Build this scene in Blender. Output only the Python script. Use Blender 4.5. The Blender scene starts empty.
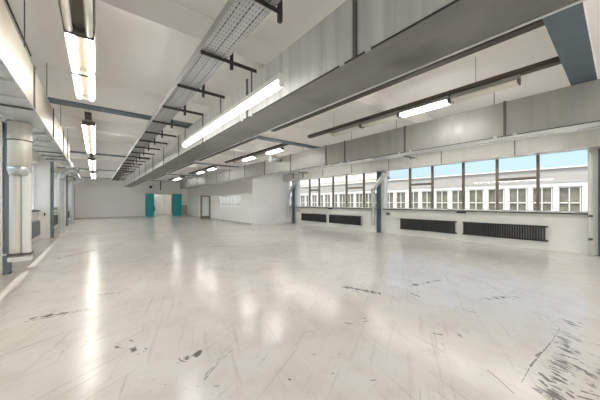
import bpy, bmesh, math, random
from mathutils import Vector, Matrix
random.seed(7)
S = bpy.context.scene
COL = S.collection

# ------------------------------------------------------------------ camera
EYE = 1.45
cam_d = bpy.data.cameras.new('camera')
cam_d.sensor_width = 36.0
cam_d.lens = 36.0 * 256.0 / 600.0
cam_d.shift_y = 2.3 / 600.0
cam_d.clip_start = 0.05
cam_d.clip_end = 500
cam = bpy.data.objects.new('camera', cam_d)
COL.objects.link(cam)
cam.location = (0, 0, EYE)
cam.rotation_euler = (math.radians(90), 0, -math.radians(38.55))
S.camera = cam

# ------------------------------------------------------------------ sky, sun, exposure
W = bpy.data.worlds.new('sky')
S.world = W
W.use_nodes = True
wn, wl = W.node_tree.nodes, W.node_tree.links
wn.clear()
sky = wn.new('ShaderNodeTexSky')
sky.sky_type = 'NISHITA'
sky.sun_disc = False
sky.sun_elevation = math.radians(58)
sky.sun_rotation = math.radians(270)
sky.air_density = 1.0
sky.dust_density = 3.5
sky.ozone_density = 1.0
bgn = wn.new('ShaderNodeBackground')
bgn.inputs['Strength'].default_value = 0.17
won = wn.new('ShaderNodeOutputWorld')
wl.new(sky.outputs[0], bgn.inputs['Color'])
wl.new(bgn.outputs[0], won.inputs['Surface'])

sun_d = bpy.data.lights.new('sun', 'SUN')
sun_d.energy = 1.75
sun_d.angle = math.radians(0.6)
sun_d.color = (1.0, 0.95, 0.87)
sun = bpy.data.objects.new('sun', sun_d)
COL.objects.link(sun)
sun.location = (-20, -5, 30)
sun.rotation_euler = Vector((0.42, 0.10, -0.90)).to_track_quat('-Z', 'Y').to_euler()

TUBE = 14.0          # radiance of a fluorescent tube
TUBE_DIM = 10.5       # radiance of the tubes set dimmer to weaken their floor reflections
S.view_settings.view_transform = 'Standard'
S.view_settings.look = 'None'
S.view_settings.gamma = 1.0
S.view_settings.use_curve_mapping = False
S.view_settings.exposure = 0.86
try:
    S.cycles.max_bounces = 12
    S.cycles.diffuse_bounces = 9
    S.cycles.glossy_bounces = 4
    S.cycles.transparent_max_bounces = 12
    S.cycles.sample_clamp_indirect = 12.0
except Exception:
    pass

# ------------------------------------------------------------------ materials
def new_mat(name):
    m = bpy.data.materials.new(name)
    m.use_nodes = True
    nt = m.node_tree
    b = nt.nodes['Principled BSDF']
    return m, nt, b

def plain(name, c, rough=0.6, metal=0.0, var=0.06, scale=3.0, spec=0.5, bump=0.0, squash=(1, 1, 1)):
    m, nt, b = new_mat(name)
    g = nt.nodes.new('ShaderNodeNewGeometry')
    mp = nt.nodes.new('ShaderNodeMapping')
    mp.inputs['Scale'].default_value = squash
    nt.links.new(g.outputs['Position'], mp.inputs['Vector'])
    n = nt.nodes.new('ShaderNodeTexNoise')
    n.inputs['Scale'].default_value = scale
    n.inputs['Detail'].default_value = 4
    nt.links.new(mp.outputs[0], n.inputs['Vector'])
    r = nt.nodes.new('ShaderNodeMapRange')
    r.inputs['From Min'].default_value = 0.25
    r.inputs['From Max'].default_value = 0.75
    r.inputs['To Min'].default_value = 1 - var
    r.inputs['To Max'].default_value = 1 + var
    nt.links.new(n.outputs['Fac'], r.inputs['Value'])
    mx = nt.nodes.new('ShaderNodeVectorMath')
    mx.operation = 'SCALE'
    mx.inputs[0].default_value = c
    nt.links.new(r.outputs[0], mx.inputs['Scale'])
    nt.links.new(mx.outputs[0], b.inputs['Base Color'])
    b.inputs['Roughness'].default_value = rough
    b.inputs['Metallic'].default_value = metal
    b.inputs['Specular IOR Level'].default_value = spec
    if bump:
        bp = nt.nodes.new('ShaderNodeBump')
        bp.inputs['Strength'].default_value = bump
        bp.inputs['Distance'].default_value = 0.01
        nt.links.new(n.outputs['Fac'], bp.inputs['Height'])
        nt.links.new(bp.outputs[0], b.inputs['Normal'])
    return m

def emit(name, c, s):
    m, nt, b = new_mat(name)
    b.inputs['Base Color'].default_value = (*c, 1)
    b.inputs['Emission Color'].default_value = (*c, 1)
    b.inputs['Emission Strength'].default_value = s
    b.inputs['Roughness'].default_value = 0.3
    return m

def galvanized(name, c, metal, rough, squash, var=0.16, blotch=0.0):
    """zinc sheet with streaks running along the least-scaled axis"""
    m, nt, b = new_mat(name)
    g = nt.nodes.new('ShaderNodeNewGeometry')
    mp = nt.nodes.new('ShaderNodeMapping')
    mp.inputs['Scale'].default_value = squash
    nt.links.new(g.outputs['Position'], mp.inputs['Vector'])
    n = nt.nodes.new('ShaderNodeTexNoise')
    n.inputs['Scale'].default_value = 1.0
    n.inputs['Detail'].default_value = 3
    nt.links.new(mp.outputs[0], n.inputs['Vector'])
    r = nt.nodes.new('ShaderNodeMapRange')
    r.inputs['From Min'].default_value = 0.3
    r.inputs['From Max'].default_value = 0.7
    r.inputs['To Min'].default_value = 1 - var
    r.inputs['To Max'].default_value = 1 + var
    nt.links.new(n.outputs['Fac'], r.inputs['Value'])
    mx = nt.nodes.new('ShaderNodeVectorMath')
    mx.operation = 'SCALE'
    mx.inputs[0].default_value = c
    nt.links.new(r.outputs[0], mx.inputs['Scale'])
    out = mx.outputs[0]
    if blotch:
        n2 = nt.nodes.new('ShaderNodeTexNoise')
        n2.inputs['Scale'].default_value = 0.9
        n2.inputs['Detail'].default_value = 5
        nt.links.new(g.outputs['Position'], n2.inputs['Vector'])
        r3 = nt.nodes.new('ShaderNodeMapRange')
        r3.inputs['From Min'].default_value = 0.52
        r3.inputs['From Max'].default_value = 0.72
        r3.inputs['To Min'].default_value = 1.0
        r3.inputs['To Max'].default_value = 1 - blotch
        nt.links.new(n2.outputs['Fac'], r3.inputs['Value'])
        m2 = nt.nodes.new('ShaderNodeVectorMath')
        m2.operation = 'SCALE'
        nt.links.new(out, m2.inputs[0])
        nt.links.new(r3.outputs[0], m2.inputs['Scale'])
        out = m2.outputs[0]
    nt.links.new(out, b.inputs['Base Color'])
    r2 = nt.nodes.new('ShaderNodeMapRange')
    r2.inputs['From Min'].default_value = 0.3
    r2.inputs['From Max'].default_value = 0.7
    r2.inputs['To Min'].default_value = max(0.05, rough - 0.10)
    r2.inputs['To Max'].default_value = rough + 0.10
    nt.links.new(n.outputs['Fac'], r2.inputs['Value'])
    nt.links.new(r2.outputs[0], b.inputs['Roughness'])
    b.inputs['Metallic'].default_value = metal
    return m

def glass_mat():
    m, nt, b = new_mat('window_glass')
    nt.nodes.remove(b)
    o = nt.nodes['Material Output']
    t = nt.nodes.new('ShaderNodeBsdfTransparent')
    t.inputs['Color'].default_value = (0.93, 0.96, 0.96, 1)
    gl = nt.nodes.new('ShaderNodeBsdfGlossy')
    gl.inputs['Roughness'].default_value = 0.02
    fr = nt.nodes.new('ShaderNodeFresnel')
    fr.inputs['IOR'].default_value = 1.45
    mx = nt.nodes.new('ShaderNodeMixShader')
    ge = nt.nodes.new('ShaderNodeNewGeometry')
    inv = nt.nodes.new('ShaderNodeMath'); inv.operation = 'SUBTRACT'; inv.inputs[0].default_value = 1.0
    nt.links.new(ge.outputs['Backfacing'], inv.inputs[1])
    ml = nt.nodes.new('ShaderNodeMath'); ml.operation = 'MULTIPLY'
    nt.links.new(fr.outputs[0], ml.inputs[0]); nt.links.new(inv.outputs[0], ml.inputs[1])
    nt.links.new(ml.outputs[0], mx.inputs['Fac'])
    nt.links.new(t.outputs[0], mx.inputs[1])
    nt.links.new(gl.outputs[0], mx.inputs[2])
    nt.links.new(mx.outputs[0], o.inputs['Surface'])
    return m

def floor_mat():
    m, nt, b = new_mat('coated_floor')
    N, L = nt.nodes, nt.links
    g = N.new('ShaderNodeNewGeometry')
    P = g.outputs['Position']
    def noise(scale, detail=4, squash=None, rough=0.5, rot=0.0):
        v = P
        if squash:
            mp = N.new('ShaderNodeMapping')
            mp.vector_type = 'TEXTURE'
            mp.inputs['Scale'].default_value = tuple(1.0 / q for q in squash)
            mp.inputs['Rotation'].default_value = (0, 0, rot)
            L.new(P, mp.inputs['Vector'])
            v = mp.outputs[0]
        n = N.new('ShaderNodeTexNoise')
        n.inputs['Scale'].default_value = scale
        n.inputs['Detail'].default_value = detail
        n.inputs['Roughness'].default_value = rough
        n.inputs['Distortion'].default_value = 0.7 if squash else 0.0
        L.new(v, n.inputs['Vector'])
        return n.outputs['Fac']
    def math_(op, a, c=None, clamp=False):
        x = N.new('ShaderNodeMath')
        x.operation = op
        x.use_clamp = clamp
        for i, s in enumerate((a, c)):
            if s is None: continue
            if isinstance(s, (int, float)): x.inputs[i].default_value = s
            else: L.new(s, x.inputs[i])
        return x.outputs[0]
    def ramp(v, a, c, lo=0.0, hi=1.0):
        r = N.new('ShaderNodeMapRange')
        r.clamp = True
        r.inputs['From Min'].default_value = a
        r.inputs['From Max'].default_value = c
        r.inputs['To Min'].default_value = lo
        r.inputs['To Max'].default_value = hi
        L.new(v, r.inputs['Value'])
        return r.outputs[0]
    def mixc(f, a, c):
        x = N.new('ShaderNodeMix')
        x.data_type = 'RGBA'
        L.new(f, x.inputs['Factor'])
        for k, s in ((6, a), (7, c)):
            if isinstance(s, tuple): x.inputs[k].default_value = (*s, 1)
            else: L.new(s, x.inputs[k])
        return x.outputs[2]
    big = noise(0.55, 4)
    col = mixc(ramp(big, 0.35, 0.65), (0.665, 0.625, 0.565), (0.725, 0.70, 0.655))
    mid = noise(2.6, 6, None, 0.65)
    col = mixc(ramp(mid, 0.48, 0.75, 0.0, 0.5), col, (0.52, 0.465, 0.40))
    # fine scratches in two directions
    s1 = noise(1.0, 3, (1.2, 26, 1), 0.5, 0.5)
    s2 = noise(1.0, 3, (24, 1.1, 1), 0.5, -0.3)
    col = mixc(ramp(s1, 0.60, 0.74, 0, 0.42), col, (0.36, 0.32, 0.28))
    col = mixc(ramp(s2, 0.61, 0.74, 0, 0.38), col, (0.36, 0.32, 0.28))
    # small specks and chips
    sp = noise(9.0, 5, None, 0.7)
    col = mixc(ramp(sp, 0.635, 0.74, 0, 0.6), col, (0.28, 0.25, 0.22))
    # individual marks: segments on the floor, with ragged edges
    wob = noise(20.0, 5, None, 0.75)
    wob2 = noise(5.0, 4, None, 0.6)
    flat = N.new('ShaderNodeVectorMath'); flat.operation = 'MULTIPLY'
    flat.inputs[1].default_value = (1, 1, 0)
    L.new(P, flat.inputs[0])
    def strokes(rows, total=None):
      for (ax, ay, bx_, by_, w, k) in rows:
          ba = Vector((bx_ - ax, by_ - ay, 0))
          pa = N.new('ShaderNodeVectorMath'); pa.operation = 'SUBTRACT'
          if total is None:
              L.new(flat.outputs[0], pa.inputs[0])
          else:                                    # chained so the shader is evaluated one mark at a time
              ma = N.new('ShaderNodeVectorMath'); ma.operation = 'MULTIPLY_ADD'
              L.new(total, ma.inputs[0]); ma.inputs[1].default_value = (1e-7, 1e-7, 1e-7)
              L.new(flat.outputs[0], ma.inputs[2]); L.new(ma.outputs[0], pa.inputs[0])
          pa.inputs[1].default_value = (ax, ay, 0)
          dt = N.new('ShaderNodeVectorMath'); dt.operation = 'DOT_PRODUCT'
          L.new(pa.outputs[0], dt.inputs[0]); dt.inputs[1].default_value = ba / max(ba.length_squared, 1e-6)
          h = math_('MULTIPLY', dt.outputs['Value'], 1.0, True)
          sc = N.new('ShaderNodeVectorMath'); sc.operation = 'SCALE'
          sc.inputs[0].default_value = ba; L.new(h, sc.inputs['Scale'])
          df = N.new('ShaderNodeVectorMath'); df.operation = 'DISTANCE'
          L.new(pa.outputs[0], df.inputs[0]); L.new(sc.outputs[0], df.inputs[1])
          r = N.new('ShaderNodeMapRange')
          r.inputs['From Min'].default_value = w
          r.inputs['From Max'].default_value = 0.0
          r.inputs['To Min'].default_value = 0.0
          r.inputs['To Max'].default_value = k
          L.new(df.outputs['Value'], r.inputs['Value'])
          total = r.outputs[0] if total is None else math_('MAXIMUM', total, r.outputs[0])
      return total
    total = strokes(MARKS)
    # bands of worn coating, ragged with noise
    ragged = math_('SUBTRACT', math_('MULTIPLY', total, 1.5), math_('MULTIPLY', wob, 2.4))
    mk = ramp(math_('ADD', ragged, math_('MULTIPLY', wob2, 0.7)), -0.05, 0.28, 0, 0.85)
    # patches of worn coating, broken into dabs that all lie one way
    zone = strokes(WORN, total)
    zone = math_('SUBTRACT', zone, total)
    dab = noise(1.0, 5, (3.4, 12, 1), 0.68, DAB)
    zk = ramp(math_('SUBTRACT', math_('MULTIPLY', zone, 0.60), math_('SUBTRACT', 1.0, dab)), 0.02, 0.13, 0, 0.88)
    col = mixc(zk, col, (0.085, 0.078, 0.068))
    col = mixc(mk, col, (0.11, 0.10, 0.09))
    L.new(col, b.inputs['Base Color'])
    b.inputs['Roughness'].default_value = 0.20
    b.inputs['Specular IOR Level'].default_value = 0.40
    b.inputs['Coat Weight'].default_value = 0.0
    b.inputs['Coat Roughness'].default_value = 0.12
    bp = N.new('ShaderNodeBump')
    bp.inputs['Strength'].default_value = 0.10
    bp.inputs['Distance'].default_value = 0.02
    L.new(noise(3.0, 2), bp.inputs['Height'])
    L.new(bp.outputs[0], b.inputs['Normal'])
    return m

# marks on the floor (start xy, end xy, half width, strength): drag lines, chips, worn band
MARKS = [
    (-0.68,4.51,-0.34,4.48,0.044,0.75), (-0.34,4.48,-0.04,4.52,0.041,0.70), (-0.67,4.67,-0.38,4.75,0.024,0.50), (-0.02,5.14,0.25,5.03,0.053,0.75), (-0.01,4.97,0.14,4.90,0.030,0.60),
    (0.28,3.22,0.30,3.18,0.023,1.00), (0.31,2.88,0.32,2.87,0.015,1.00), (0.38,2.95,0.39,2.92,0.016,0.90), (0.26,2.47,0.27,2.46,0.012,0.80), (0.69,2.12,0.87,2.28,0.017,0.80),
    (0.87,2.28,1.05,2.38,0.019,0.70), (0.57,1.94,0.71,2.14,0.011,0.55), (0.34,2.37,0.61,2.49,0.012,0.55), (0.37,2.34,0.79,1.80,0.009,0.60), (0.78,1.81,0.91,1.88,0.009,0.55),
    (0.73,2.00,0.76,1.98,0.015,1.00), (1.24,1.70,1.24,1.68,0.020,1.00), (0.60,2.53,0.64,2.46,0.028,0.70), (0.60,2.57,0.61,2.50,0.028,0.70), (0.73,2.67,0.83,2.67,0.016,0.60),
    (1.14,2.10,1.27,2.20,0.016,0.60), (1.24,3.04,1.59,3.06,0.018,0.50), (1.59,3.06,1.78,2.24,0.014,0.50), (1.56,1.52,1.58,1.52,0.013,1.00), (1.75,1.27,1.79,1.25,0.014,1.00),
    (2.34,2.07,2.39,2.00,0.021,0.95), (2.61,2.02,2.63,1.97,0.022,1.00), (2.53,1.95,2.60,1.93,0.021,0.90), (2.92,1.30,2.96,1.22,0.025,1.00), (1.60,1.83,1.64,1.82,0.012,0.80),
    (1.81,1.69,1.83,1.67,0.012,0.70), (1.81,2.19,1.91,2.16,0.019,0.70), (2.67,1.42,2.71,1.36,0.014,0.70), (2.65,0.72,2.59,0.64,0.012,0.95), (2.59,0.64,2.48,0.51,0.011,0.95),
    (2.68,0.50,3.01,0.50,0.013,0.75), (3.01,0.50,3.18,0.49,0.027,0.95), (3.18,0.49,3.45,0.47,0.020,0.80), (3.45,0.47,3.76,0.45,0.017,0.80), (3.76,0.45,4.19,0.44,0.017,0.70),
    (2.94,0.42,2.88,0.37,0.040,0.95), (2.88,0.37,2.89,0.33,0.035,0.95), (3.14,0.39,3.14,0.29,0.034,0.90), (3.47,0.36,3.47,0.25,0.029,0.90), (3.46,0.41,3.45,0.30,0.020,0.80),
    (3.71,0.39,3.65,0.33,0.021,0.75), (4.07,0.48,3.99,0.27,0.019,0.80), (4.40,0.52,4.31,0.31,0.021,0.80), (4.47,0.58,4.46,0.34,0.017,0.70), (3.77,0.32,3.67,0.25,0.016,0.70),
    (3.44,0.23,3.38,0.17,0.018,0.80), (2.82,0.20,2.85,0.13,0.027,0.95), (3.13,0.18,3.11,0.10,0.015,0.75), (3.96,0.17,4.01,0.13,0.016,0.80), (2.65,0.36,2.63,0.33,0.017,0.90),
    (3.50,0.16,3.51,0.12,0.014,0.80), (3.01,0.30,2.99,0.20,0.017,0.70), (4.69,0.36,4.82,0.19,0.015,0.70), (3.87,1.49,3.90,1.30,0.017,0.80), (3.88,1.27,3.91,1.17,0.019,0.85),
    (3.11,0.70,3.12,0.62,0.012,0.60), (2.69,0.59,2.72,0.50,0.012,0.50), (3.35,3.00,3.55,2.98,0.030,0.75), (3.31,2.77,3.29,2.55,0.035,0.80), (3.56,2.77,3.57,2.45,0.027,0.75),
    (4.30,2.46,4.28,2.26,0.025,0.70), (3.93,2.10,3.88,1.92,0.031,1.00), (5.59,2.55,5.60,2.35,0.033,0.60), (5.76,2.22,5.56,1.60,0.026,0.70), (5.56,1.60,4.86,0.98,0.020,0.70),
    (5.89,1.12,5.84,0.95,0.024,0.60), (2.83,8.61,3.15,8.11,0.051,0.70), (2.60,4.11,2.74,3.85,0.022,0.60), (-1.21,8.08,-1.24,11.15,0.030,0.75), (-0.95,9.44,-0.39,9.50,0.043,0.60),
    (-0.88,11.56,-0.44,11.73,0.060,0.60), (-0.10,10.70,-0.00,10.86,0.051,0.60), (-1.21,8.42,-1.18,8.89,0.027,0.70), (-0.57,2.96,-0.47,2.99,0.009,0.50), (-0.13,2.77,-0.08,2.76,0.011,0.60),
    (-0.14,2.69,-0.10,2.58,0.009,0.50), (-0.08,2.49,0.25,2.52,0.007,0.50), (-0.48,2.91,-0.49,3.06,0.009,0.50), (0.15,3.21,0.26,3.05,0.017,0.45), (0.12,3.07,0.15,3.33,0.017,0.40),
    (-0.54,3.40,-0.50,3.30,0.014,0.50), (3.05,0.37,3.00,0.28,0.041,0.95), (3.27,0.37,3.26,0.27,0.027,0.90), (3.25,0.50,3.37,0.48,0.030,0.95), (2.92,0.18,2.94,0.11,0.035,0.90),
    (2.81,0.26,2.77,0.22,0.028,1.00), (3.94,0.41,3.86,0.32,0.023,0.80), (3.71,0.21,3.67,0.12,0.020,0.80), (2.83,0.41,2.78,0.37,0.031,1.00), (3.18,1.33,3.57,1.26,0.017,0.40),
    (3.32,1.07,3.81,1.06,0.017,0.40), (2.33,1.15,2.73,1.15,0.010,0.40),
]
WORN = [(2.62,0.32,3.73,0.35,0.470,1.00), (3.73,0.35,4.51,0.37,0.432,0.95), (2.95,0.15,3.41,0.11,0.291,0.95), (-0.66,4.59,-0.06,4.50,0.157,1.05), (-0.02,5.08,0.28,5.01,0.157,1.05), (0.17,3.16,0.38,2.87,0.157,1.00), (0.60,2.51,0.79,2.54,0.182,1.00), (3.33,2.95,3.53,2.42,0.282,1.05), (4.25,2.28,5.02,2.11,0.288,0.95), (0.72,2.18,0.95,2.33,0.111,0.98), (3.09,8.40,3.61,7.99,0.321,1.00), (-0.73,9.11,-0.02,9.97,0.312,1.00), (4.34,1.40,5.13,0.98,0.347,0.88), (2.56,1.17,3.32,1.07,0.287,0.85)]
DAB = -2.047

WHITE   = plain('white_paint', (0.90, 0.90, 0.895), 0.55, var=0.03, scale=1.3)
WALLW   = plain('wall_paint', (0.90, 0.895, 0.885), 0.6, var=0.02, scale=1.1)
CEILW   = plain('ceiling_paint', (0.90, 0.89, 0.875), 0.8, var=0.02, scale=0.9)
BRICKW  = plain('painted_masonry', (0.85, 0.845, 0.82), 0.6, var=0.04, scale=2.0, bump=0.15)
BLUE_LIT = plain('blue_grey_steel_lit', (0.20, 0.255, 0.295), 0.4, var=0.10, scale=4.0)  # same steel paint, light on the left columns put into its colour
BLUE    = plain('blue_grey_steel', (0.10, 0.145, 0.18), 0.45, var=0.10, scale=4.0)
GALV_V  = galvanized('galvanized_side', (0.56, 0.57, 0.56), 0.35, 0.36, (2, 7.0, 0.35), 0.2)
GALV_R  = galvanized('galvanized_grey_side', (0.37, 0.365, 0.34), 0.3, 0.42, (2, 5.0, 0.35), 0.08)
GALV_W  = galvanized('galvanized_pale_side', (0.46, 0.455, 0.43), 0.15, 0.45, (2, 5.0, 0.35), 0.06)
CREAMZ  = galvanized('cream_lit_zinc', (0.70, 0.68, 0.61), 0.15, 0.35, (14, 14, 0.4), 0.08)  # zinc with its cream, lit look put into the colour
GALV_L  = galvanized('galvanized_lamplit_side', (0.45, 0.42, 0.355), 0.2, 0.38, (2, 9.0, 0.3), 0.12)  # same zinc, cream light of the tubes put into its colour
GALV_H  = galvanized('galvanized_underside', (0.60, 0.62, 0.62), 0.6, 0.30, (2, 0.5, 2), 0.08)
GALV_D  = galvanized('dark_zinc_underside', (0.205, 0.203, 0.195), 0.2, 0.42, (5, 0.5, 5), 0.15, blotch=0.5)  # even dark tone with darker blotches spread by noise
ZINC    = plain('zinc', (0.62, 0.64, 0.65), 0.3, 0.7, 0.08, 6.0)
ZINC_T  = plain('zinc_tray', (0.40, 0.415, 0.415), 0.42, 0.4, 0.08, 6.0)
DARKST  = plain('dark_steel', (0.045, 0.043, 0.04), 0.5, 0.2, 0.15, 8.0)
JOINT   = plain('joint_steel', (0.13, 0.125, 0.11), 0.5, 0.3, 0.12, 8.0)
BROWN   = plain('brown_track', (0.075, 0.065, 0.052), 0.5, 0.1, 0.10, 5.0)
RADIAT  = plain('charcoal_enamel', (0.036, 0.036, 0.038), 0.45, 0.0, 0.08, 6.0)
RADGREY = plain('grey_enamel', (0.20, 0.21, 0.22), 0.45, 0.0, 0.08, 6.0)
FRAMEB  = plain('brown_aluminium', (0.19, 0.165, 0.13), 0.45, 0.2, 0.08, 5.0)
SILL    = plain('dark_sill', (0.085, 0.085, 0.085), 0.4, 0.0, 0.10, 5.0)
BALLAST = plain('ballast_enamel', (0.10, 0.085, 0.06), 0.5, 0.0, 0.05, 5.0)
FIXT    = plain('fixture_enamel', (0.80, 0.80, 0.77), 0.35, 0.0, 0.03, 5.0)
REFL    = plain('reflector_metal', (0.34, 0.335, 0.32), 0.4, 0.2, 0.05, 5.0)
TUBEOFF = plain('unlit_tube', (0.80, 0.78, 0.72), 0.25, 0.0, 0.02, 5.0)
TUBEON  = emit('lit_tube', (1.0, 0.98, 0.94), TUBE)
TUBEDIM = emit('lit_dim_tube', (1.0, 0.97, 0.90), TUBE_DIM)
TEAL    = plain('teal_paint', (0.03, 0.40, 0.42), 0.4, 0.0, 0.08, 2.0)
TEALD   = plain('teal_edge', (0.015, 0.13, 0.16), 0.5, 0.0, 0.05, 2.0)
BEIGE   = plain('beige_board', (0.48, 0.42, 0.32), 0.55, 0.0, 0.06, 2.0)
DOORGR  = plain('door_grey_brown', (0.23, 0.20, 0.17), 0.5, 0.0, 0.08, 4.0)
PANEWH  = plain('pale_panel', (0.80, 0.83, 0.84), 0.2, 0.0, 0.02, 2.0)
FACADE  = plain('facade_plaster', (0.74, 0.69, 0.60), 0.8, 0.0, 0.04, 0.8)
PARAPET = plain('grey_fascia', (0.45, 0.415, 0.37), 0.7, 0.0, 0.08, 0.9, squash=(1, 0.4, 5))
PILAST  = plain('white_pilaster', (0.82, 0.79, 0.72), 0.7, 0.0, 0.03, 1.0)
PANE_O  = plain('far_pane', (0.21, 0.195, 0.15), 0.25, 0.0, 0.35, 2.2)
GROUND  = plain('courtyard', (0.40, 0.39, 0.37), 0.9, 0.0, 0.10, 0.5)
GLASS   = glass_mat()
def frosted():
    m, nt, b = new_mat('frosted_glass')
    b.inputs['Base Color'].default_value = (0.92, 0.94, 0.95, 1)
    b.inputs['Roughness'].default_value = 0.35
    tr = nt.nodes.new('ShaderNodeBsdfTranslucent')
    tr.inputs['Color'].default_value = (0.95, 0.97, 0.98, 1)
    mx = nt.nodes.new('ShaderNodeMixShader'); mx.inputs['Fac'].default_value = 0.65
    nt.links.new(b.outputs[0], mx.inputs[1]); nt.links.new(tr.outputs[0], mx.inputs[2])
    nt.links.new(mx.outputs[0], nt.nodes['Material Output'].inputs['Surface'])
    return m
FROST   = frosted()
FLOORM  = floor_mat() if MARKS else None

# ------------------------------------------------------------------ builders
class MB:
    def __init__(self):
        self.bm = bmesh.new()
    def box(self, x0, x1, y0, y1, z0, z1, bev=0.0):
        r = bmesh.ops.create_cube(self.bm, size=1.0)
        vs = r['verts']
        for v in vs:
            v.co = Vector(((x0 + x1) / 2 + v.co.x * (x1 - x0), (y0 + y1) / 2 + v.co.y * (y1 - y0), (z0 + z1) / 2 + v.co.z * (z1 - z0)))
        if bev:
            es = list({e for v in vs for e in v.link_edges})
            bmesh.ops.bevel(self.bm, geom=es, offset=bev, segments=2, affect='EDGES', profile=0.7)
        return self
    def path(self, pts, radii, seg=14, cap=True):
        """tube through pts; radii a number or one per point"""
        pts = [Vector(p) for p in pts]
        if isinstance(radii, (int, float)): radii = [radii] * len(pts)
        rings = []
        ref = None
        for i, p in enumerate(pts):
            a = pts[max(0, i - 1)]; c = pts[min(len(pts) - 1, i + 1)]
            t = (c - a)
            if t.length < 1e-7: t = Vector((0, 0, 1))
            t.normalize()
            if ref is None:
                ref = Vector((1, 0, 0)) if abs(t.x) < 0.9 else Vector((0, 1, 0))
            n1 = (ref - t * ref.dot(t)).normalized()
            n2 = t.cross(n1)
            ref = n1
            k = 1.0
            if 0 < i < len(pts) - 1:
                d1 = (p - a); d2 = (c - p)
                if d1.length > 1e-6 and d2.length > 1e-6:
                    k = 1.0 / max(0.5, math.cos(d1.angle(d2) / 2))
            rings.append([self.bm.verts.new(p + (n1 * math.cos(q) + n2 * math.sin(q)) * radii[i]) for q in [2 * math.pi * j / seg for j in range(seg)]])
        for r0, r1 in zip(rings, rings[1:]):
            for j in range(seg):
                f = self.bm.faces.new((r0[j], r0[(j + 1) % seg], r1[(j + 1) % seg], r1[j]))
                f.smooth = True
        if cap:
            self.bm.faces.new(list(reversed(rings[0])))
            self.bm.faces.new(rings[-1])
        return self
    def prism(self, prof, y0, y1):
        """closed x,z profile pushed along y"""
        a = [self.bm.verts.new((x, y0, z)) for x, z in prof]
        c = [self.bm.verts.new((x, y1, z)) for x, z in prof]
        n = len(prof)
        for i in range(n):
            self.bm.faces.new((a[i], a[(i + 1) % n], c[(i + 1) % n], c[i]))
        self.bm.faces.new(list(reversed(a))); self.bm.faces.new(c)
        return self
    def build(self, name, mat, parent=None, loc=(0, 0, 0)):
        bmesh.ops.recalc_face_normals(self.bm, faces=self.bm.faces)
        me = bpy.data.meshes.new(name)
        self.bm.to_mesh(me); self.bm.free()
        me.materials.append(mat)
        o = bpy.data.objects.new(name, me)
        COL.objects.link(o)
        o.location = loc
        if parent is not None: o.parent = parent
        return o

def thing(name, label, cat, loc=(0, 0, 0), group=None, rz=0.0):
    o = bpy.data.objects.new(name, None)
    o.empty_display_size = 0.1
    COL.objects.link(o)
    o.location = loc
    o.rotation_euler = (0, 0, rz)
    o['label'] = label; o['category'] = cat
    if group: o['group'] = group
    return o

def tag(o, label, cat, group=None):
    o['label'] = label; o['category'] = cat
    if group: o['group'] = group
    return o

def struct(o, label=None):
    o['kind'] = 'structure'
    if label: o['label'] = label
    return o

def dup(root, loc, label, group=None):
    r = root.copy(); COL.objects.link(r); r.location = loc
    r['label'] = label
    if group: r['group'] = group
    for ch in list(root.children):
        c = ch.copy(); COL.objects.link(c); c.parent = r
        for g in list(ch.children):
            d = g.copy(); COL.objects.link(d); d.parent = c
    return r

# ------------------------------------------------------------------ dimensions (metres)
BAY = 6.8
FR = [0.4 + BAY * k for k in range(-1, 5)]      # frame lines: -6.4 .. 27.6
Y0, Y1 = -6.6, 29.5
XL, XR = -1.80, 10.75                            # wall faces
ZC = 4.10                                        # ceiling
ZS, ZH = 1.14, 3.00                              # window sill and head
ZF = 3.50                                        # underside of steel beams
ORD = ['first', 'second', 'third', 'fourth', 'fifth', 'sixth', 'seventh', 'eighth']
BAYN = {-1: 'behind the viewer', 0: 'in the nearest bay', 1: 'in the second bay', 2: 'in the third bay', 3: 'in the farthest bay'}
BX0, BY0 = 7.80, 14.65                           # white enclosure

# ------------------------------------------------------------------ room shell
FLOOR_OBJ = struct(MB().box(XL - 0.3, XR + 0.3, Y0 - 0.3, 36.0, -0.2, 0.0).build('floor', FLOORM or WALLW))
c = MB().box(-3.0, XR + 0.35, Y0 - 0.3, 36.0, ZC, ZC + 0.25)  # runs past the left wall as an unseen eave shaped to trim the sun
for k in range(-1, 4):                           # mid-bay ribs of the slab
    yc = 0.4 + BAY * k + 3.36
    struct(MB().box(XL, XR, yc - 0.08, yc + 0.08, 3.73, ZC).build('trim_%d' % (k + 12), CEILW))
struct(c.build('ceiling', CEILW))

w = MB().box(XL - 0.3, XL, Y0, Y1, 0, ZS).box(XL - 0.3, XL, Y0, Y1, ZH, ZC)
for y in FR:
    w.box(XL - 0.3, -1.46, y + 0.45, y + 0.75, 0, ZC)
w.box(XL - 0.3, XL, Y1 - 2.0, Y1, ZS, ZH)
struct(w.build('wall_left', BRICKW))
w = MB().box(XR, XR + 0.3, Y0, Y1, 0, ZS).box(XR, XR + 0.3, Y0, Y1, ZH, ZC)
for y in FR:
    w.box(XR, XR + 0.3, y - 0.14, y + 0.14, ZS, ZH)
w.box(XR, XR + 0.3, Y1 - 1.9, Y1, ZS, ZH)
struct(w.build('wall_right', BRICKW))
# back wall with the doorway
DX0, DX1, DZ = 4.56, 6.30, 2.32
w = MB().box(XL - 0.3, DX0, Y1, Y1 + 0.25, 0, ZC).box(DX1, XR + 0.3, Y1, Y1 + 0.25, 0, ZC).box(DX0, DX1, Y1, Y1 + 0.25, DZ, ZC)
struct(w.build('wall_back', WALLW))
struct(MB().box(XL - 0.3, XR + 0.3, Y0 - 0.3, Y0, 0, ZC).build('wall_front', WALLW))
# corridor beyond the doorway
w = MB().box(2.8, 8.2, 34.0, 34.2, 0, ZC).box(2.6, 2.8, Y1 + 0.25, 34.2, 0, ZC).box(8.2, 8.4, Y1 + 0.25, 34.2, 0, ZC)
struct(w.build('wall_corridor', WALLW))
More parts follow.
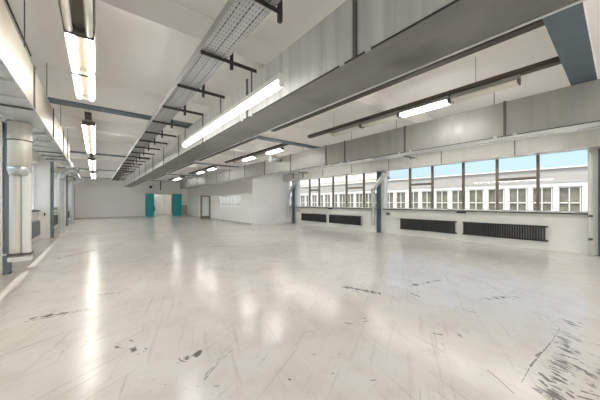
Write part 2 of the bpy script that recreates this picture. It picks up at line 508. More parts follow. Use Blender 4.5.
# enclosure on the right: front wall and long side wall with a window opening
IW0, IW1, IZ0, IZ1 = 16.4, 20.3, 1.10, 1.95
w = MB().box(BX0, XR, BY0, BY0 + 0.12, 0, ZC)
struct(w.build('wall_partition', WHITE))
w = MB().box(BX0, BX0 + 0.12, BY0 + 0.12, IW0, 0, ZC).box(BX0, BX0 + 0.12, IW1, Y1, 0, ZC)
w.box(BX0, BX0 + 0.12, IW0, IW1, 0, IZ0).box(BX0, BX0 + 0.12, IW0, IW1, IZ1, ZC)
struct(w.build('wall_enclosure', WALLW))
struct(MB().box(BX0 - 0.012, BX0 - 0.001, BY0 + 0.12, Y1, 0, 0.09).build('baseboard_enclosure', plain('skirting_grey', (0.55, 0.53, 0.50), 0.5)))
struct(MB().box(XL, 3.75, Y1 - 0.015, Y1 - 0.001, 0, 0.09).build('baseboard_back', plain('skirting_grey_back', (0.55, 0.53, 0.50), 0.5)))

# ground and the building across the yard
struct(MB().box(-120, 160, -120, 160, -3.4, -3.2).build('ground', GROUND))

# ------------------------------------------------------------------ windows
def window(n, x, yA, yB, muls, vents, side, zt):
    """x: centre plane; muls: y of mullions; vents: (ya, yb) bays with a transom at zt"""
    root = bpy.data.objects.new('window_%d' % n, None)
    COL.objects.link(root); root.location = (x, (yA + yB) / 2, ZS); root['kind'] = 'structure'
    yc = (yA + yB) / 2
    H = ZH - ZS
    f = MB()
    f.box(-0.04, 0.04, yA - yc, yB - yc, 0, 0.05).box(-0.04, 0.04, yA - yc, yB - yc, H - 0.05, H)
    f.box(-0.04, 0.04, yA - yc, yA - yc + 0.05, 0.05, H - 0.05).box(-0.04, 0.04, yB - yc - 0.05, yB - yc, 0.05, H - 0.05)
    f.build('window_frame', WHITE, root)
    for y in muls:
        MB().box(-0.05, 0.05, y - yc - 0.035, y - yc + 0.035, 0.05, H - 0.05).build('mullion', FRAMEB, root)
    for (a, b2) in vents:
        v = MB().box(-0.05, 0.05, a - yc + 0.035, b2 - yc - 0.035, zt - ZS - 0.042, zt - ZS + 0.042)
        v.build('transom', FRAMEB, root)
    ys = [yA] + sorted(muls) + [yB]
    for a, b2 in zip(ys, ys[1:]):
        MB().box(-0.004, 0.004, a - yc + 0.04, b2 - yc - 0.04, 0.05, H - 0.05).build('pane', GLASS, root)
    s = -1 if side == 'right' else 1
    xs = sorted((0.06 * -s, s * 0.22))
    MB().box(xs[0], xs[1], yA - yc, yB - yc, -0.035, 0.0).build('window_sill', SILL, root)
    return root

WX = XR + 0.12
B1 = [1.63, 2.68, 3.72, 4.86, 5.82]
wn_ = 0
def shifted(k): return [y + BAY * k for y in B1]
B2 = [8.32, 9.50, 10.52, 11.72, 12.62]
window(1, WX, FR[1] + 0.14, FR[2] - 0.14, B1, [(1.63, 2.68), (4.86, 5.82)], 'right', 2.22)
window(2, WX, FR[2] + 0.14, FR[3] - 0.14, B2, [(8.32, 9.50), (11.72, 12.62)], 'right', 2.22)
window(3, WX, FR[3] + 0.14, FR[4] - 0.14, shifted(2), [], 'right', 2.22)
window(4, WX, FR[4] + 0.14, FR[5] - 0.14, shifted(3), [], 'right', 2.22)
window(5, WX, FR[0] + 0.14, FR[1] - 0.14, shifted(-1), [], 'right', 2.22)
for k in range(5):
    ya, yb = FR[k] + 0.75, FR[k + 1] + 0.45
    st = (yb - ya) / 5
    window(6 + k, XL - 0.15, ya, yb, [ya + st * j for j in range(1, 5)], [(ya + st * j, ya + st * (j + 1)) for j in (1, 3)], 'left', 1.95)

# window in the enclosure side wall
root = bpy.data.objects.new('window_11', None); COL.objects.link(root)
root.location = (BX0 + 0.06, (IW0 + IW1) / 2, IZ0); root['kind'] = 'structure'
h = (IW1 - IW0) / 2; H = IZ1 - IZ0
f = MB().box(-0.04, 0.04, -h, h, 0, 0.04).box(-0.04, 0.04, -h, h, H - 0.04, H).box(-0.04, 0.04, -h, -h + 0.04, 0.04, H - 0.04).box(-0.04, 0.04, h - 0.04, h, 0.04, H - 0.04)
f.build('window_frame', WHITE, root)
GREYFR = plain('grey_window_bars', (0.50, 0.52, 0.54), 0.5)
MB().box(-0.012, 0.012, -h + 0.04, h - 0.04, 0.19, 0.23).build('transom', GREYFR, root)
ym = [-h + 2 * h * t for t in (0, 1 / 6, 2 / 6, 3 / 6, 4 / 6, 5 / 6, 1)]
for y in ym[1:-1]:
    MB().box(-0.01, 0.01, y - 0.02, y + 0.02, 0.04, H - 0.04).build('mullion', GREYFR, root)
for a, b2 in zip(ym, ym[1:]):
    MB().box(-0.003, 0.003, a + 0.02, b2 - 0.02, 0.04, H - 0.04).build('pane', FROST, root)

# ------------------------------------------------------------------ opposite building
FX = 25.0
bld = thing('building', 'long pale building with a grey fascia and rows of paned windows across the yard', 'building', (FX, 8, -3.2))
def bpart(mb, name, mat, parent=bld): return mb.build(name, mat, parent)
oz = 3.2
YA, YB = -40, 42
bpart(MB().box(0.25, 6, YA, YB, 0, 2.5 + oz), 'facade', FACADE)
bpart(MB().box(-0.10, 6, YA, YB, 2.84 + oz, 3.78 + oz), 'fascia', PARAPET)
bpart(MB().box(-0.22, 6.1, YA, YB, 3.78 + oz, 3.88 + oz), 'roof_edge', PILAST)
bpart(MB().box(-0.04, 6, YA, YB, 2.54 + oz, 2.84 + oz), 'lintel', PILAST)
bpart(MB().box(0.0, 0.25, YA, YB, 0, -0.6 + oz), 'parapet_wall', FACADE)
step = 1.36
for i in range(28):
    yc = -8.6 + step * i
    f = MB().box(-0.02, 0.16, yc - 0.75, yc - 0.52, -0.6 + oz, 2.56 + oz)
    pil = bpart(f, 'pilaster', PILAST)
    wf = MB()
    for (a, b2) in ((-0.54, -0.48), (-0.03, 0.03), (0.48, 0.54)):
        wf.box(0.04, 0.12, yc + a + 0.07, yc + b2 + 0.07, -0.6 + oz, 2.56 + oz)
    for z in (-0.6, 0.45, 1.38, 2.46):
        wf.box(0.05, 0.11, yc - 0.48 + 0.07, yc + 0.48 + 0.07, z + oz, z + 0.07 + oz)
    fr_ = bpart(wf, 'window', PILAST)
    MB().box(0.16, 0.20, yc - 0.48 + 0.07, yc + 0.48 + 0.07, -0.6 + oz, 2.56 + oz).build('pane', PANE_O, fr_)
# taller cream building behind it
wing = thing('building', 'taller cream building rising behind the grey fascia in the farther window', 'building', (FX + 8, 22, -3.2))
bpart(MB().box(0.3, 2.0, 0.0, 30, 0, 14), 'facade', FACADE, wing)
bpart(MB().box(0.2, 2.0, 0.0, 30, 8.2, 8.5), 'string_course', PILAST, wing)
for i in range(9):
    yc = 2.2 + 3.2 * i
    wf = MB()
    for (a, b2) in ((-0.7, -0.6), (-0.04, 0.04), (0.6, 0.7)):
        wf.box(0.16, 0.3, yc + a, yc + b2, 9.2, 11.0)
    for z in (9.2, 10.9):
        wf.box(0.17, 0.29, yc - 0.6, yc + 0.6, z, z + 0.1)
    fr_ = bpart(wf, 'window', PILAST, wing)
    MB().box(0.26, 0.29, yc - 0.6, yc + 0.6, 9.3, 10.9).build('pane', PANE_O, fr_)

# ------------------------------------------------------------------ steel frames
BEAM_LAB = ['behind the viewer', 'at the top right corner, nearest of the row', 'over the two first window bays, second of the row',
            'third of the row, above the white partition', 'fourth of the row, before the teal doors', 'last of the row, close to the back wall']
for i, y in enumerate(FR):
    t = thing('ceiling_beam', 'blue-grey steel flanged cross beam, ' + BEAM_LAB[i], 'beam', (4.5, y, ZF), 'cross beams of the steel frames')
    x0, x1 = XL - 4.5, XR - 4.5
    MB().box(x0, x1, -0.15, 0.15, 0, 0.03).build('flange', BLUE, t)
    MB().box(x0, x1, -0.10, 0.10, 0.03, ZC - ZF).build('casing', CEILW, t)
def hcol(name, label, x, y, h, group, w=0.09, mat=None):
    t = thing(name, label, 'column', (x, y, 0), group)
    m = MB().box(-w, w, -0.09, -0.075, 0.015, h).box(-w, w, 0.075, 0.09, 0.015, h).box(-0.007, 0.007, -0.075, 0.075, 0.015, h)
    m.build('shaft', mat or BLUE_LIT, t)
    MB().box(-w - 0.02, w + 0.02, -0.11, 0.11, 0, 0.015).build('base_plate', BLUE, t)
    return t
RC = ['at the right edge beside the last window', 'between the two big right-hand windows', 'beside the white partition wall']
for i, k in enumerate((1, 2, 3)):
    hcol('steel_column', 'blue-grey steel column ' + RC[i], XR - 0.13, FR[k] + (-0.10 if k == 1 else 0.06), ZF, 'steel columns along the right wall', 0.045, BLUE)
LC = ['at the left edge, nearest of the left wall', 'on the second left pier', 'on the third left pier', 'on the farthest left pier']
for i, k in enumerate((2, 3, 4, 5)):
    hcol('steel_column', 'blue-grey steel column ' + LC[i], -1.41, FR[k] + 0.62, ZF, 'steel columns along the left wall', 0.04)

# ------------------------------------------------------------------ rectangular ducts
def duct(name, label, x0, x1, z0, z1, ya, yb, joints, side_mat, under_mat, jw=0.022, shadow_gap='left', wall_side=False):
    t = thing(name, label, 'duct', ((x0 + x1) / 2, ya, z0))
    xc = (x0 + x1) / 2; a, b2 = x0 - xc, x1 - xc; h = z1 - z0
    cuts = [ya] + [j for j in joints if ya < j < yb] + [yb]
    for p, q in zip(cuts, cuts[1:]):
        MB().box(a, b2, p - ya, q - ya, 0.006, h).build('duct_section', side_mat, t)
    MB().box(a + 0.004, b2 - 0.004, 0, yb - ya, 0.0, 0.006).build('underside_panel', under_mat, t)
    for j in cuts[1:-1]:
        m = MB()
        e = 0.016
        m.box(a - e, a, j - ya - jw, j - ya + jw, 0, h).box(b2, b2 + e, j - ya - jw, j - ya + jw, 0, h)
        m.box(a - e, b2 + e, j - ya - jw, j - ya + jw, h, h + e)
        m.build('joint_flange', JOINT, t)
    if shadow_gap in ('left', 'both'):
        MB().box(a - 0.012, a, 0, yb - ya, -0.004, 0.010).build('shadow_gap_strip', DARKST, t)  # dark strip standing in for the shadow gap along the lower edge
        for j in cuts[1:-1]:
            for d in (-0.16, 0.16):
                MB().box(a - 0.018, a - 0.011, j - ya + d - 0.03, j - ya + d + 0.03, -0.012, 0.03).build('gap_clip', ZINC, t)
    MB().box(b2 - 0.02, b2 + 0.012, 0, yb - ya, -0.008, 0.0).build('edge_strip', ZINC, t)
    return t

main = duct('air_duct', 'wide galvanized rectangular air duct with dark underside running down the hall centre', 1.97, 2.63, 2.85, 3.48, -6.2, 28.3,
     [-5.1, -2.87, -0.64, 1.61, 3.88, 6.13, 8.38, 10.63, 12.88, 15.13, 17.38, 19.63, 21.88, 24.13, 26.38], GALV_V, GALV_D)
rd = duct('air_duct', 'galvanized rectangular air duct with dark joints right of the long light track', 6.50, 7.02, 2.79, 3.49, -6.2, 27.2,
     [-5.0, -2.85, -0.68, 1.475, 3.63, 5.75, 6.65, 8.8, 10.95, 13.1, 15.25, 17.4, 19.55, 21.7, 23.85], GALV_R, GALV_H)
wd = duct('air_duct', 'grey air duct running directly above the right-hand windows', 10.12, 10.52, 2.90, 3.46, -6.2, 14.6,
     [-4.4, -2.2, 0.0, 2.05, 4.2, 6.4, 8.5, 10.6, 12.8], GALV_W, GALV_H, 0.014, shadow_gap='none')
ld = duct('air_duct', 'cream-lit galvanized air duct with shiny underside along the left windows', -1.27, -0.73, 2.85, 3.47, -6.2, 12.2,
     [-5.5, -3.3, -1.1, 1.1, 3.3, 5.5, 7.7, 9.9, 11.2], GALV_L, GALV_H, 0.03, shadow_gap='none')
for dct, xo, ys_ in ((ld, 0.27, (2.65, 4.85, 7.05 - 0.25, 9.25, 11.4)), (rd, -0.23, (1.66, 3.9, 5.5, 8.0, 10.2, 12.4))):
    for y in ys_:
        zt_ = dct.location.z
        MB().path([(xo, y + 6.2, 3.47 - zt_), (xo, y + 6.2, ZC - zt_)], 0.006, 6).build('hanger_rod', JOINT, dct)
# seams across the underside of the left duct
for y in (2.2, 2.75, 3.3, 3.85, 4.4, 5.0, 5.5, 6.05, 7.4, 8.2, 9.0, 9.9, 10.7, 11.5):
    MB().box(-0.265, 0.265, y + 6.2 - 0.02, y + 6.2 + 0.02, -0.022, 0.0).build('seam_bar', ZINC if (y * 10) % 2 < 1 else JOINT, ld)

# round continuation of the left duct with elbows down the piers
t = thing('round_duct', 'round spiral duct continuing the left rectangular duct to the back wall', 'duct', (-1.05, 12.22, 3.28))
MB().path([(0, 0, 0), (0, 0.5, 0), (0, 15.6, 0)], [0.19, 0.17, 0.17], 20).build('pipe', ZINC, t)
for k in range(8):
    y = 1.2 + 1.9 * k
    MB().path([(0, y - 0.03, 0), (0, y + 0.03, 0)], 0.185, 20).build('collar', JOINT, t)
# stub out of the right-hand duct
t = thing('duct_stub', 'short round silver duct stub with a flange above the right duct', 'duct', (5.98, 9.55, 3.36))
MB().path([(0.0, 0, 0), (0.50, 0, 0)], 0.10, 20).build('pipe', ZINC, t)
MB().path([(-0.05, 0, 0), (0.0, 0, 0)], 0.14, 20).build('flange', FIXT, t)
MB().path([(0.25, 0, 0.09), (0.25, 0, ZC - 3.36)], 0.008, 8).build('hanger_rod', JOINT, t)

# drop pipes
def spiral(mb, x, y, z0, z1, r, pitch=0.09):
    n = max(2, int((z1 - z0) / (pitch / 2)))
    pts, rr = [], []
    for i in range(n + 1):
        z = z0 + (z1 - z0) * i / n
        pts.append((x, y, z)); rr.append(r * (1.0 if i % 2 else 1.03))
    return mb.path(pts, rr, 20)
def drop_left(label, y, first=False):
    t = thing('drop_pipe', label, 'pipe', (-1.05, y, 0.42), 'duct drop pipes along the left wall')
    top = 2.845 - 0.42 if y < 12.2 else 2.95 - 0.42
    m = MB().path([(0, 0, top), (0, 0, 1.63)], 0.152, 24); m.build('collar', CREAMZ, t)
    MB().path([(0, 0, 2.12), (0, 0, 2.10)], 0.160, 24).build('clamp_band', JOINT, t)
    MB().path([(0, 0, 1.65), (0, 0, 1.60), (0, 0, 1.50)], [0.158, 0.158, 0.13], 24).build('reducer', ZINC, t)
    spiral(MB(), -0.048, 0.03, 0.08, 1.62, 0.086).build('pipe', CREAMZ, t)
    spiral(MB(), 0.085, -0.02, 0.08, 1.62, 0.060).build('pipe', FIXT, t)
    MB().box(-0.145, 0.155, -0.09, 0.125, 0.10, 0.14).build('clamp', JOINT, t)
    MB().box(-0.14, 0.15, -0.085, 0.12, 0.0, 0.08, 0.02).build('outlet', FIXT, t)
    MB().box(-0.36, -0.16, 0.02, 0.05, 0.105, 0.135).build('bracket', ZINC, t)
    return t
drop_left('fat galvanized drop pipe splitting in two beside the nearest left column', 6.62)
for i, (y, n) in enumerate(((15.35, 'second'), (22.1, 'third'))):
    t = thing('drop_pipe', 'silver drop pipe with elbow just beyond the %s left pier' % n, 'pipe', (-1.20, y, 0.0), 'duct drop pipes along the left wall')
    MB().path([(0.44, 0, 2.90), (0.58, 0, 2.90)], 0.135, 20).build('duct_end', ZINC, t)
    MB().path([(0.58, 0, 2.90), (0.60, 0, 2.90)], 0.15, 20).build('end_cap', JOINT, t)
    MB().path([(0.46, 0, 2.90), (0.28, 0, 2.87), (0.12, 0, 2.77), (0.02, 0, 2.62), (0, 0, 2.45)], 0.12, 18).build('elbow', ZINC, t)
    spiral(MB(), 0, 0, 0.06, 2.47, 0.105).build('pipe', ZINC, t)
    MB().path([(0, 0, 0.0), (0, 0, 0.07)], 0.125, 20).build('outlet', FIXT, t)
    MB().box(-0.30, -0.08, -0.015, 0.015, 1.0, 1.03).build('wall_bracket', JOINT, t)
RD = ['at the right picture edge', 'beside the column between the two big windows', 'beside the white partition']
for i, k in enumerate((1, 2, 3)):
    y = FR[k] + (0.16 if k != 1 else -0.16)
    t = thing('drop_pipe', 'pale diagonal-topped drop pipe ' + RD[i], 'pipe', (10.30, y, 0.0), 'duct drop pipes along the right wall')
    if k == 1:
        MB().path([(0, -0.7, 2.15), (0, -0.25, 2.15), (0, -0.08, 2.09), (0, 0, 1.92), (0, 0, 1.7)], 0.085, 16).build('elbow', FIXT, t)
        spiral(MB(), 0, 0, 0.35, 1.75, 0.08).build('pipe', FIXT, t)
    else:
        MB().path([(0, -0.70, 2.80), (0, -0.66, 2.75), (0, -0.08, 2.14), (0, 0, 2.02), (0, 0, 1.9)], 0.10, 16).build('elbow', ZINC, t)
        spiral(MB(), 0, 0, 0.35, 1.95, 0.088).build('pipe', ZINC, t)
    MB().path([(0, 0, 0.30), (0, 0, 0.36)], 0.095, 16).build('outlet', FIXT, t)
    MB().box(-0.02, 0.33, -0.012, 0.012, 1.18, 1.21).build('wall_bracket', ZINC, t)
    MB().box(-0.02, 0.33, -0.012, 0.012, 0.42, 0.45).build('wall_bracket', ZINC, t)

# hangers between the right duct and the window duct
def hanger(label, x, y, z0, z1, w):
    t = thing('duct_hanger', label, 'hanger', (x, y, z0), 'dark angle hangers under the right-hand ducts')
    MB().box(-0.015, 0.015, -0.015, 0.015, 0, z1 - z0).build('rod', JOINT, t)
    MB().box(-w / 2, w / 2, -0.05, 0.05, z1 - z0 - 0.02, z1 - z0).build('arm', JOINT, t)
hanger('dark tee-shaped hanger under the duct left of the centre right column', 7.22, 9.55, 2.55, 2.78, 0.5)
hanger('dark tee-shaped hanger just right of its twin under the right duct', 7.22, 8.85, 2.52, 2.78, 0.5)
hanger('dark flat hanger arm under the right duct above the second window', 7.20, 3.85, 2.70, 2.78, 0.6)

# ------------------------------------------------------------------ cable tray
t = thing('cable_tray', 'perforated zinc cable tray on black cantilever brackets running down the hall', 'cable tray', (1.10, -4.0, 3.20))
LEN = 28.8
m = MB().box(-0.155, -0.151, 0, LEN, 0, 0.095).box(0.151, 0.155, 0, LEN, 0, 0.095)
m.box(-0.155, -0.13, 0, LEN, 0.091, 0.095).box(0.13, 0.155, 0, LEN, 0.091, 0.095)
m.build('side_rail', ZINC_T, t)
def tray_mat():
    m_, nt, b = new_mat('perforated_zinc')
    N, L = nt.nodes, nt.links
    tc = N.new('ShaderNodeTexCoord')
    sp = N.new('ShaderNodeSeparateXYZ'); L.new(tc.outputs['Object'], sp.inputs[0])
    def M(op, a, c=None):
        x = N.new('ShaderNodeMath'); x.operation = op
        for i, s in enumerate((a, c)):
            if s is None: continue
            if isinstance(s, (int, float)): x.inputs[i].default_value = s
            else: L.new(s, x.inputs[i])
        return x.outputs[0]
    fx = M('ABSOLUTE', M('SUBTRACT', M('FRACT', M('MULTIPLY', sp.outputs[0], 30.0)), 0.5))
    fy = M('ABSOLUTE', M('SUBTRACT', M('FRACT', M('MULTIPLY', sp.outputs[1], 16.0)), 0.5))
    hole = M('MULTIPLY', M('LESS_THAN', fx, 0.15), M('LESS_THAN', fy, 0.20))
    mx = N.new('ShaderNodeMix'); mx.data_type = 'RGBA'
    L.new(hole, mx.inputs['Factor'])
    mx.inputs[6].default_value = (0.30, 0.315, 0.31, 1); mx.inputs[7].default_value = (0.07, 0.07, 0.07, 1)
    L.new(mx.outputs[2], b.inputs['Base Color'])
    b.inputs['Metallic'].default_value = 0.3; b.inputs['Roughness'].default_value = 0.45
    return m_
m = MB().box(-0.151, 0.151, 0, LEN, 0, 0.004)
for x in (-0.10, 0.0, 0.10):
    m.box(x - 0.012, x + 0.012, 0, LEN, -0.006, 0.0)
m.build('tray_bed', tray_mat(), t)
MB().box(-0.12, 0.10, 0.2, LEN - 0.2, 0.012, 0.05).build('cable_bundle', plain('grey_cables', (0.30, 0.30, 0.30), 0.6), t)
for i in range(27):
    y = 0.60 + 1.07 * i
    if y > LEN: break
    e = 0.56 if i != 5 else 0.235
    b_ = MB().box(-0.16, e, y - 0.02, y + 0.02, -0.012, 0.0).box(-0.16, e, y - 0.02, y - 0.014, -0.045, -0.012).build('bracket_arm', DARKST, t)
    m = MB().box(0.20, 0.235, y - 0.018, y + 0.018, -0.10, 0.32)
    m.build('hanger_post', DARKST, b_)

# ------------------------------------------------------------------ fluorescent lights
def twin_light(label, x, y, z, L_, lit, group, w=0.20, on=None):
    z -= 0.02
    """twin-tube batten with a shallow reflector; origin at its near end, tubes below"""
    t = thing('fluorescent_light', label, 'ceiling light', (x, y, z), group)
    w2 = w / 2; q = w * 0.31
    MB().prism([(-w2, -0.035), (-w2 + 0.02, 0.02), (-0.04, 0.05), (0.04, 0.05), (w2 - 0.02, 0.02), (w2, -0.035), (w2 - 0.006, -0.038), (w2 - 0.03, 0.0), (-w2 + 0.03, 0.0), (-w2 + 0.006, -0.038)], 0.01, L_ - 0.01).build('reflector', REFL, t)
    MB().box(-q * 0.45, q * 0.45, 0.02, L_ - 0.02, -0.03, 0.0).build('ballast_cover', BALLAST, t)
    for s_ in (-1, 1):
        MB().path([(s_ * q, 0.03, -0.068), (s_ * q, L_ - 0.03, -0.068)], 0.036, 12).build('tube', (on or TUBEON) if lit else TUBEOFF, t)
    if z < 3.2:
        for yy in (0.2, L_ - 0.2):
            MB().path([(0, yy, 0.05), (0, yy, ZC - z)], 0.006, 6).build('hanger_rod', JOINT, t)
    for yy in (0.012, L_ - 0.03):
        MB().box(-w2 + 0.01, w2 - 0.01, yy, yy + 0.018, -0.095, 0.0).build('lamp_holder', JOINT, t)
    return t

def track(label, x, ya, yb, group):
    t = thing('light_track', label, 'track', (x, (ya + yb) / 2, 3.55), group)
    h = (yb - ya) / 2
    MB().box(-0.065, 0.065, -h, h, -0.02, 0.06).build('channel', BROWN, t)
    for s in (-0.62, 0.62):
        MB().path([(0, h * s, 0.06), (0, h * s, ZC - 3.55)], 0.004, 6).build('hanger_rod', JOINT, t)
    return t

for k in range(-1, 4):
    b0 = 0.4 + BAY * k
    # left row
    track('slim dark track carrying the left ceiling lights ' + BAYN[k], -0.15, b0 + 0.75, b0 + 6.0, 'tracks of the left light row')
    for j in range(4):
        lit = not (k == 0 and j < 2)
        twin_light('%s twin-tube light, %s along the left row %s' % ('lit' if lit else 'unlit', ORD[j], BAYN[k]),
                   -0.15, b0 + 1.1 + 1.2 * j, 3.49, 1.19, lit, 'twin-tube lights of the left row', 0.29, TUBEDIM)
    # middle track without lights
    track('bare dark track beside the centre duct ' + BAYN[k], 4.06, b0 + 0.16, b0 + 5.98, 'bare tracks beside the centre duct')
    if k < 0:  # lights added behind the viewer to brighten the right side
        for j in range(4):
            twin_light('added lit twin-tube light, %s along the middle row behind the viewer' % ORD[j], 3.90, b0 + 0.9 + 1.2 * j, 3.49, 1.19, True, 'added lights of the middle row', 0.29)
    # unseen row added behind the right duct to brighten the right half
    if k < 2:
        for j in range(4):
            twin_light('added lit twin-tube light, %s along the unseen row between right duct and windows %s' % (ORD[j], BAYN[k]),
                       8.6, b0 + 0.7 + 1.35 * j, 3.49, 1.19, True, 'added lights between the right duct and the windows', 0.29, TUBEDIM)
        track('dark track carrying the added lights between right duct and windows ' + BAYN[k], 8.6, b0 + 0.4, b0 + 6.2, 'tracks of the added lights between the right duct and the windows')
    # right row
    track('dark track carrying lights left of the right duct ' + BAYN[k], 5.4, b0 + 0.16, b0 + 5.90, 'tracks of the right light row')
    for j in range(4):
        lit = {0: j == 1, 1: j in (0, 2), 2: j in (0, 2), 3: j in (1, 2), -1: True}[k]
        twin_light('%s ceiling light, %s along the right row %s' % ('lit' if lit else 'unlit', ORD[j], BAYN[k]),
                   5.4, b0 + 0.62 + 1.06 * j, 3.50, 1.04, lit, 'lights of the right row', 0.18)

# long pendant light left of the main duct
t = thing('pendant_light', 'long white lit batten light hanging beside the centre duct', 'light', (1.60, 2.33, 2.73))
LP = 4.0
MB().prism([(-0.055, 0.06), (-0.03, 0.14), (0.03, 0.14), (0.055, 0.06)], 0, LP).build('housing', FIXT, t)
for j in range(3):
    a = 0.03 + j * 1.32
    MB().path([(0, a, 0.025), (0, a + 1.28, 0.025)], 0.036, 12).build('tube', TUBEON, t)
for y in (0.0, 1.325, 2.645, LP - 0.025):
    MB().box(-0.03, 0.03, y, y + 0.025, -0.005, 0.06).build('lamp_holder', FIXT, t)
for y in (0.70, 1.77, 3.91):
    MB().path([(0, y, 0.14), (0, y, 0.456)], 0.010, 8).build('hanger_rod', JOINT, t)

# lights added to brighten the corridor and the enclosed room
twin_light('added lit twin-tube light on the corridor ceiling beyond the teal doors', 5.4, 31.2, 4.04, 1.9, True, 'added lights of the far rooms', 0.29)
twin_light('added lit twin-tube light inside the white enclosure, nearer one', 8.75, 16.6, 3.0, 1.9, True, 'added lights of the far rooms', 0.29)
twin_light('added lit twin-tube light inside the white enclosure, farther one', 8.75, 18.9, 3.0, 1.9, True, 'added lights of the far rooms', 0.29)

# thin conduit on the ceiling left
tag(MB().box(-0.92, -0.907, -6, 6.6, ZC - 0.035, ZC - 0.004).build('conduit', DARKST), 'thin dark conduit on the ceiling above the left duct', 'conduit')
tag(MB().path([(4.9, 27.9, 2.62), (4.9, 27.9, ZC)], 0.045, 10).build('hanging_post', BROWN), 'dark vertical post hanging from the ceiling in front of the teal doors', 'post')

# ------------------------------------------------------------------ radiators
def radiator(label, x, yc, length, z0, z1, mat, side, pipe=0.0, group='panel radiators under the right windows'):
    t = thing('radiator', label, 'radiator', (x, yc, z0), group)
    h = z1 - z0; n = int(length / 0.062)
    m = MB()
    for i in range(n):
        y = -length / 2 + (i + 0.5) * length / n
        m.box(-0.045, 0.045, y - 0.021, y + 0.021, 0.035, h - 0.035, 0.008)
    m.build('fins', mat, t)
    for z in (0.028, h - 0.028):
        MB().path([(0, -length / 2 - 0.05, z), (0, length / 2 + 0.02, z)], 0.026, 10).build('header', mat, t)
    m = MB()
    for y in (-length * 0.38, length * 0.38):
        m.box(side * 0.03, side * 0.10, y - 0.02, y + 0.02, h * 0.5, h * 0.5 + 0.04)
    m.build('wall_bracket', mat, t)
    if pipe:
        for z in (0.028, h - 0.028):
            MB().path([(0.02, length / 2, z), (0.02, length / 2 + pipe, z)], 0.011, 8).build('supply_pipe', FIXT, t)
        MB().path([(0.0, length / 2 + 0.02, h - 0.028), (0.0, length / 2 + 0.09, h - 0.028)], 0.03, 8).build('valve', ZINC, t)
    return t
rx = XR - 0.135
radiator('charcoal ribbed radiator nearest the right edge', rx, 2.53, 2.22, 0.26, 0.74, RADIAT, 1)
radiator('charcoal ribbed radiator just right of the centre column', rx, 5.02, 2.22, 0.26, 0.74, RADIAT, 1, 0.85)
radiator('charcoal ribbed radiator just left of the centre column', rx, 9.46, 2.24, 0.26, 0.74, RADIAT, 1)
radiator('charcoal ribbed radiator nearest the white partition', rx, 12.02, 2.26, 0.26, 0.74, RADIAT, 1, 0.6)
for y, n in ((11.5, 'beside the nearest drop pipe'), (18.3, 'behind the second left pier'), (25.1, 'behind the third left pier')):
    radiator(('grey' if y < 12 else 'dark') + ' radiator under the left window ' + n, XL + 0.12, y, 4.2, 0.22, 0.78, RADGREY if y < 12 else RADIAT, -1, 0, 'radiators along the left wall')
# small wall fittings on the right
def fitting(name, label, cat, x, y, z, w, h, d, mat):
    t = thing(name, label, cat, (x, y, z))
    MB().box(-d / 2, d / 2, -w / 2, w / 2, 0, h, 0.006).build('case', mat, t)
    MB().path([(0, 0, h), (0, 0, h + 0.10)], 0.012, 8).build('conduit_stub', FIXT, t)
fitting('valve_box', 'small dark valve on the wall right of the centre column', 'valve', XR - 0.04, 6.82, 0.86, 0.14, 0.10, 0.08, JOINT)
fitting('junction_box', 'small grey box on the wall beside the partition', 'box', XR - 0.04, 13.55, 0.84, 0.22, 0.12, 0.08, ZINC)
tag(MB().box(XR - 0.16, XR - 0.001, 3.60, 3.86, ZS - 0.09, ZS - 0.04).build('sill_bracket', DARKST), 'small dark bracket under the window sill above two radiators', 'bracket')
tag(MB().box(XR - 0.16, XR - 0.001, 10.45, 10.66, ZS - 0.09, ZS - 0.04).build('sill_bracket', DARKST), 'small dark bracket under the sill of the farther window', 'bracket')
t = thing('wall_pipe', 'grey heating pipe with couplings beside the right-edge column', 'pipe', (XR - 0.25, 0.52, 0))
MB().path([(0, 0, 0.0), (0, 0, 2.88)], 0.04, 12).build('pipe', FIXT, t)
for z in (0.42, 1.05):
    MB().path([(0, 0, z), (0, 0, z + 0.06)], 0.045, 10).build('coupling', JOINT, t)
# lever handle on the second left pier
t = thing('hand_valve', 'dark hand valve sticking out before the second left pier', 'valve', (-1.58, 14.18, 0.98))
MB().path([(0, 0.26, 0), (0, -0.1, 0)], 0.02, 8).build('stem', JOINT, t)
MB().path([(0, -0.1, -0.07), (0, -0.1, 0.07)], 0.018, 8).build('handle', DARKST, t)

# ------------------------------------------------------------------ teal doors and far end
d = bpy.data.objects.new('door_1', None); COL.objects.link(d); d.location = (5.43, Y1, 0); d['kind'] = 'structure'
d['label'] = 'pair of teal doors folded open against the back wall'
for s, (a, b2) in ((-1, (3.83, 4.56)), (1, (6.30, 7.18))):
    l = MB().box(a - 5.43, b2 - 5.43, -0.10, -0.05, 0.02, 2.33).build('leaf', TEAL, d)
    MB().box((b2 if s < 0 else a) - 5.43 - 0.03, (b2 if s < 0 else a) - 5.43 + 0.03, -0.07, 0.0, 0.3, 1.9).build('hinge_strip', TEALD, l)
MB().box(DX0 - 5.43, DX0 - 5.43 + 0.05, 0, 0.25, 0, DZ).box(DX1 - 5.43 - 0.05, DX1 - 5.43, 0, 0.25, 0, DZ).box(DX0 - 5.43, DX1 - 5.43, 0, 0.25, DZ - 0.05, DZ).build('door_frame', BEIGE, d)
d = bpy.data.objects.new('door_2', None); COL.objects.link(d); d.location = (5.6, 33.98, 0); d['kind'] = 'structure'
MB().box(-0.6, 0.7, -0.04, 0, 0.02, 2.1).build('leaf', PANEWH, d)
MB().box(-0.7, -0.6, -0.05, 0, 0, 2.2).box(0.7, 0.8, -0.05, 0, 0, 2.2).box(-0.7, 0.8, -0.05, 0, 2.1, 2.2).build('door_frame', FIXT, d)
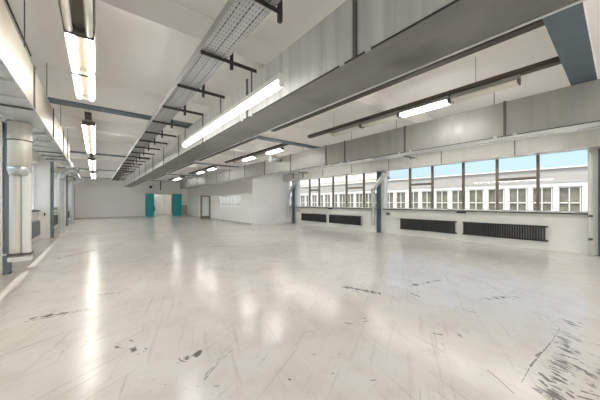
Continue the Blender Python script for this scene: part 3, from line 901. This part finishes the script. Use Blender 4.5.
t = thing('wall_fitting', 'small dark fitting on the white wall seen through the teal doorway', 'fitting', (4.92, 31.6, 0.75))
MB().box(-0.25, 0.25, -0.02, 0.14, -0.75, 0.75).build('back_panel', FIXT, t)
MB().path([(0, -0.10, -0.25), (0, -0.10, 0.12), (0, -0.10, 0.2)], [0.09, 0.09, 0.05], 14).build('body', DARKST, t)
MB().path([(0, -0.10, 0.2), (0, -0.10, 0.3)], 0.03, 10).build('neck', JOINT, t)
t = thing('round_fitting', 'small dark round fitting high on the back wall left of the teal doors', 'fitting', (4.28, Y1, 2.98))
MB().path([(0, 0, 0), (0, -0.07, 0)], 0.06, 14).build('base', JOINT, t)
MB().path([(0, -0.07, 0), (0, -0.22, 0)], [0.06, 0.13], 14).build('horn', DARKST, t)
t = thing('wall_panel', 'low beige board in the corner right of the teal doors', 'panel', (7.48, Y1 - 0.04, 0))
MB().box(-0.26, 0.28, -0.02, 0.035, 0.03, 1.15).build('board', BEIGE, t)
MB().box(-0.26, 0.28, -0.03, 0.035, 1.15, 1.19).build('cap_rail', FIXT, t)
d = bpy.data.objects.new('door_3', None); COL.objects.link(d); d.location = (BX0 - 0.02, 22.3, 0); d.rotation_euler = (0, 0, math.radians(-8)); d['kind'] = 'structure'
d['label'] = 'grey-brown framed glazed door standing open from the side wall'
MB().box(-0.82, -0.66, -0.025, 0.025, 0.01, 2.02).box(-0.12, 0.0, -0.025, 0.025, 0.01, 2.02).box(-0.66, -0.12, -0.025, 0.025, 1.92, 2.02).box(-0.66, -0.12, -0.025, 0.025, 0.01, 0.28).build('leaf_frame', DOORGR, d)
MB().box(-0.66, -0.12, -0.006, 0.006, 0.28, 1.92).build('pane', PANEWH, d)
MB().path([(-0.72, -0.025, 1.02), (-0.72, -0.07, 1.02), (-0.60, -0.07, 1.02)], 0.012, 8).build('door_handle', ZINC, d)
for i, (a, b2) in enumerate(((22.6, 25.1), (25.3, 28.8))):
    struct(MB().box(BX0 - 0.012, BX0 - 0.001, a, b2, 0.12, 1.95).build('trim_%d' % (i + 1), PANEWH))
